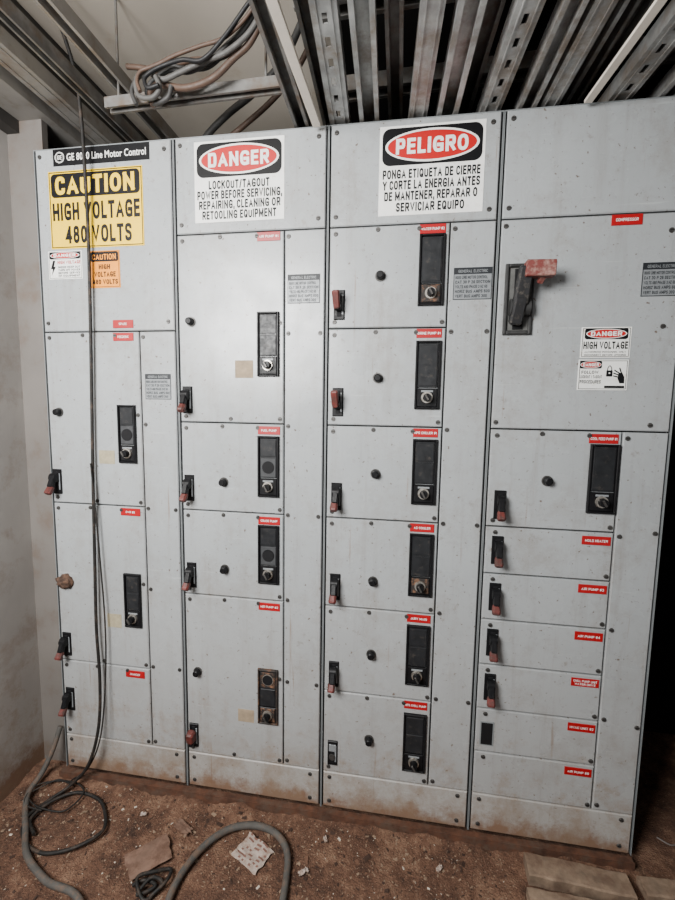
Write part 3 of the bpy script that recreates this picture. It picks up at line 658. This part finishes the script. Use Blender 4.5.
# pale timber battens
def batten(p0,p1,w,h,lab):
    mb=MB(); mb.beam(p0,p1,w,h,PALE,b=.08); mb.obj('timber_batten',None,p0,lab,category='batten')
batten((.984,-.022,2.254),(.955,-.80,2.262),.024,.010,'pale timber batten leaning on the cabinet top edge')
batten((1.735,-.022,2.256),(1.80,-.80,2.258),.021,.008,'pale timber batten under the stored channels')
# horizontal strut with hangers left
o=strut((.335,-.068,2.318),(.90,-.060,2.335),.034,.030,GALVD,'weathered galvanized channel holding the cable bundle',True,False,'strut_channel','channels stored above the cabinets')
for x in (.37,.84):
    mb=MB(); mb.cyl((x,-.065,2.35),(x,-.065,CZ),.004,.004,GALVD,10); mb.obj('threaded_rod',o,(x,-.065,2.35),'threaded hanger rod')
# roof rails (depth direction) along the left
def rail(x0,x1,z0,z1,m,lab,yb=.62):
    mb=MB(); mb.slab(x0,x1,z0,z1,-1.9,yb,.004,m); mb.obj('roof_rail',None,((x0+x1)/2,0,z0),lab,category='steel rail',group='roof rails beside the wall')
RAILM=mat('rail_paint',(.25,.238,.22),.5,.1,.3,8,dirt=(.15,.11,.08),dirt_amt=.3,dirt_scale=8); RAILD=mat('rail_shadowed_steel',(.045,.041,.038),.6,.2,.3,8)  # second, darker rail colour has shadow put into it
rail(-.149,-.10,2.36,CZ-.002,RAILD,'steel rail at the wall top, coloured as if in shadow')
rail(-.098,.02,2.40,CZ-.002,RAILM,'broad grey painted steel roof rail')
rail(.024,.06,2.44,CZ-.002,RAILD,'narrow steel roof rail, coloured as if in shadow')
strut((.13,-1.8,2.38),(.13,.6,2.38),.070,.045,RAILM,'grey steel channel along the roof',False,True,group=None)
strut((.265,-1.8,2.36),(.265,.6,2.36),.030,.041,GALVD,'weathered steel channel along the roof',False,False,group=None)
strut((.372,-1.8,2.385),(.372,.6,2.385),.041,.041,RAILM,'galvanized steel channel along the roof',False,False,group=None)
# cable bundle: conduits run diagonally down from the ceiling, along the channel, to a loose coil
def cb(pts,r,m,lab): cable('conduit',pts,r,m,lab,'conduit')
base=[(.97,2.575,-.24),(.90,2.49,-.19),(.83,2.425,-.155),(.76,2.382,-.135),(.69,2.358,-.12),(.62,2.350,-.12),(.56,2.350,-.12)]
tails=[[(.505,2.365),(.480,2.340),(.488,2.298),(.53,2.288),(.555,2.310),(.545,2.34)],[(.52,2.345),(.500,2.315),(.518,2.282),(.565,2.290),(.58,2.32)],[(.53,2.345),(.51,2.32),(.52,2.288)],[(.49,2.375),(.460,2.365),(.44,2.33),(.455,2.288)],[(.535,2.346),(.515,2.328),(.525,2.302),(.56,2.305)],[(.52,2.37),(.48,2.39),(.42,2.40)],[(.53,2.355),(.50,2.345),(.49,2.32),(.50,2.29)],[(.54,2.35),(.52,2.335),(.54,2.31),(.59,2.315)]]
cols=[GREYL,GREYC,BRNC,GREYC,CABLE,BRNC,BRNC,GREYL]; rad=[.0070,.0070,.0090,.0060,.0055,.0075,.0050,.0045]
labs=['grey flexible conduit looping over the channel','dark grey conduit curling at the channel end','brown conduit dropping behind the channel end','dark grey conduit bending down to the cabinet','thin black cable curling in the bundle','brown conduit running to the roof rail','thin brown cable bending down to the cabinet','thin grey cable curling back along the channel']
for k in range(8):
    oz=[0,.024,-.018,.042,.012,.060,.034,-.006][k]; oy=[-.02,.0,.0,.02,-.035,.03,-.03,.015][k]
    pts=[(x+.014*math.sin(k*2.1+i),y+oy+.004*math.sin(k*3+i*1.3),z+oz+.010*math.sin(k+i*1.9)) for i,(x,z,y) in enumerate(base)]
    ey=-.12+oy
    pts+=[(x,ey-.002*j,z+oz*.3) for j,(x,z) in enumerate(tails[k])]
    cb(pts,rad[k],cols[k],labs[k])
cb([(.93,.03,2.60),(.86,.05,2.50),(.76,.07,2.43),(.66,.085,2.38),(.56,.12,2.33),(.53,.16,2.285)],.011,GREYC,'thick grey conduit reaching down to the cabinet top')
cb([(.95,.08,2.58),(.88,.10,2.49),(.79,.115,2.42),(.70,.13,2.37),(.62,.15,2.33),(.58,.19,2.29)],.009,BRNC,'brown conduit reaching down to the cabinet top')
cb([(.35,.30,2.285),(.5,.30,2.30),(.66,.27,2.33),(.80,.25,2.33),(.88,.22,2.31)],.010,BRNC,'rusty conduit lying over the cabinet tops')
# ------------------------------------------------------------------ light
def area(loc,target,sx,sy,power,col):
    l=bpy.data.lights.new('daylight_lamp','AREA'); l.shape='RECTANGLE'; l.size=sx; l.size_y=sy; l.energy=power; l.color=col
    o=bpy.data.objects.new('daylight_lamp',l); COL.objects.link(o); o.location=loc
    o.rotation_euler=(Vector(target)-Vector(loc)).to_track_quat('-Z','Y').to_euler()
area((.22,-1.72,2.02),(.70,0,1.45),.9,.8,124,(1,.99,.97))
w=bpy.data.worlds.new('World'); SC.world=w; w.use_nodes=True; bg=w.node_tree.nodes['Background']; bg.inputs[0].default_value=(.99,.985,.98,1); bg.inputs[1].default_value=.32
# ------------------------------------------------------------------ camera
p=[424.2135,1.2633,-1.3534,1.4214,0.1012,0.1517,0.0229]
def rot(w):
    w=np.array(w);th=np.linalg.norm(w);k=w/th;K_=np.array([[0,-k[2],k[1]],[k[2],0,-k[0]],[-k[1],k[0],0]])
    return np.eye(3)+math.sin(th)*K_+(1-math.cos(th))*K_@K_
R=rot(p[4:7])@np.array([[1,0,0],[0,0,-1],[0,1,0]],float)
cam=bpy.data.cameras.new('camera'); co=bpy.data.objects.new('camera',cam); COL.objects.link(co)
M=Matrix([list(R[0]),list(-R[1]),list(-R[2])]).transposed()
co.matrix_world=Matrix.Translation(Vector(p[1:4]))@M.to_4x4()
cam.sensor_fit='VERTICAL'; cam.sensor_height=36; cam.lens=p[0]/900*36; cam.clip_start=.02
SC.camera=co
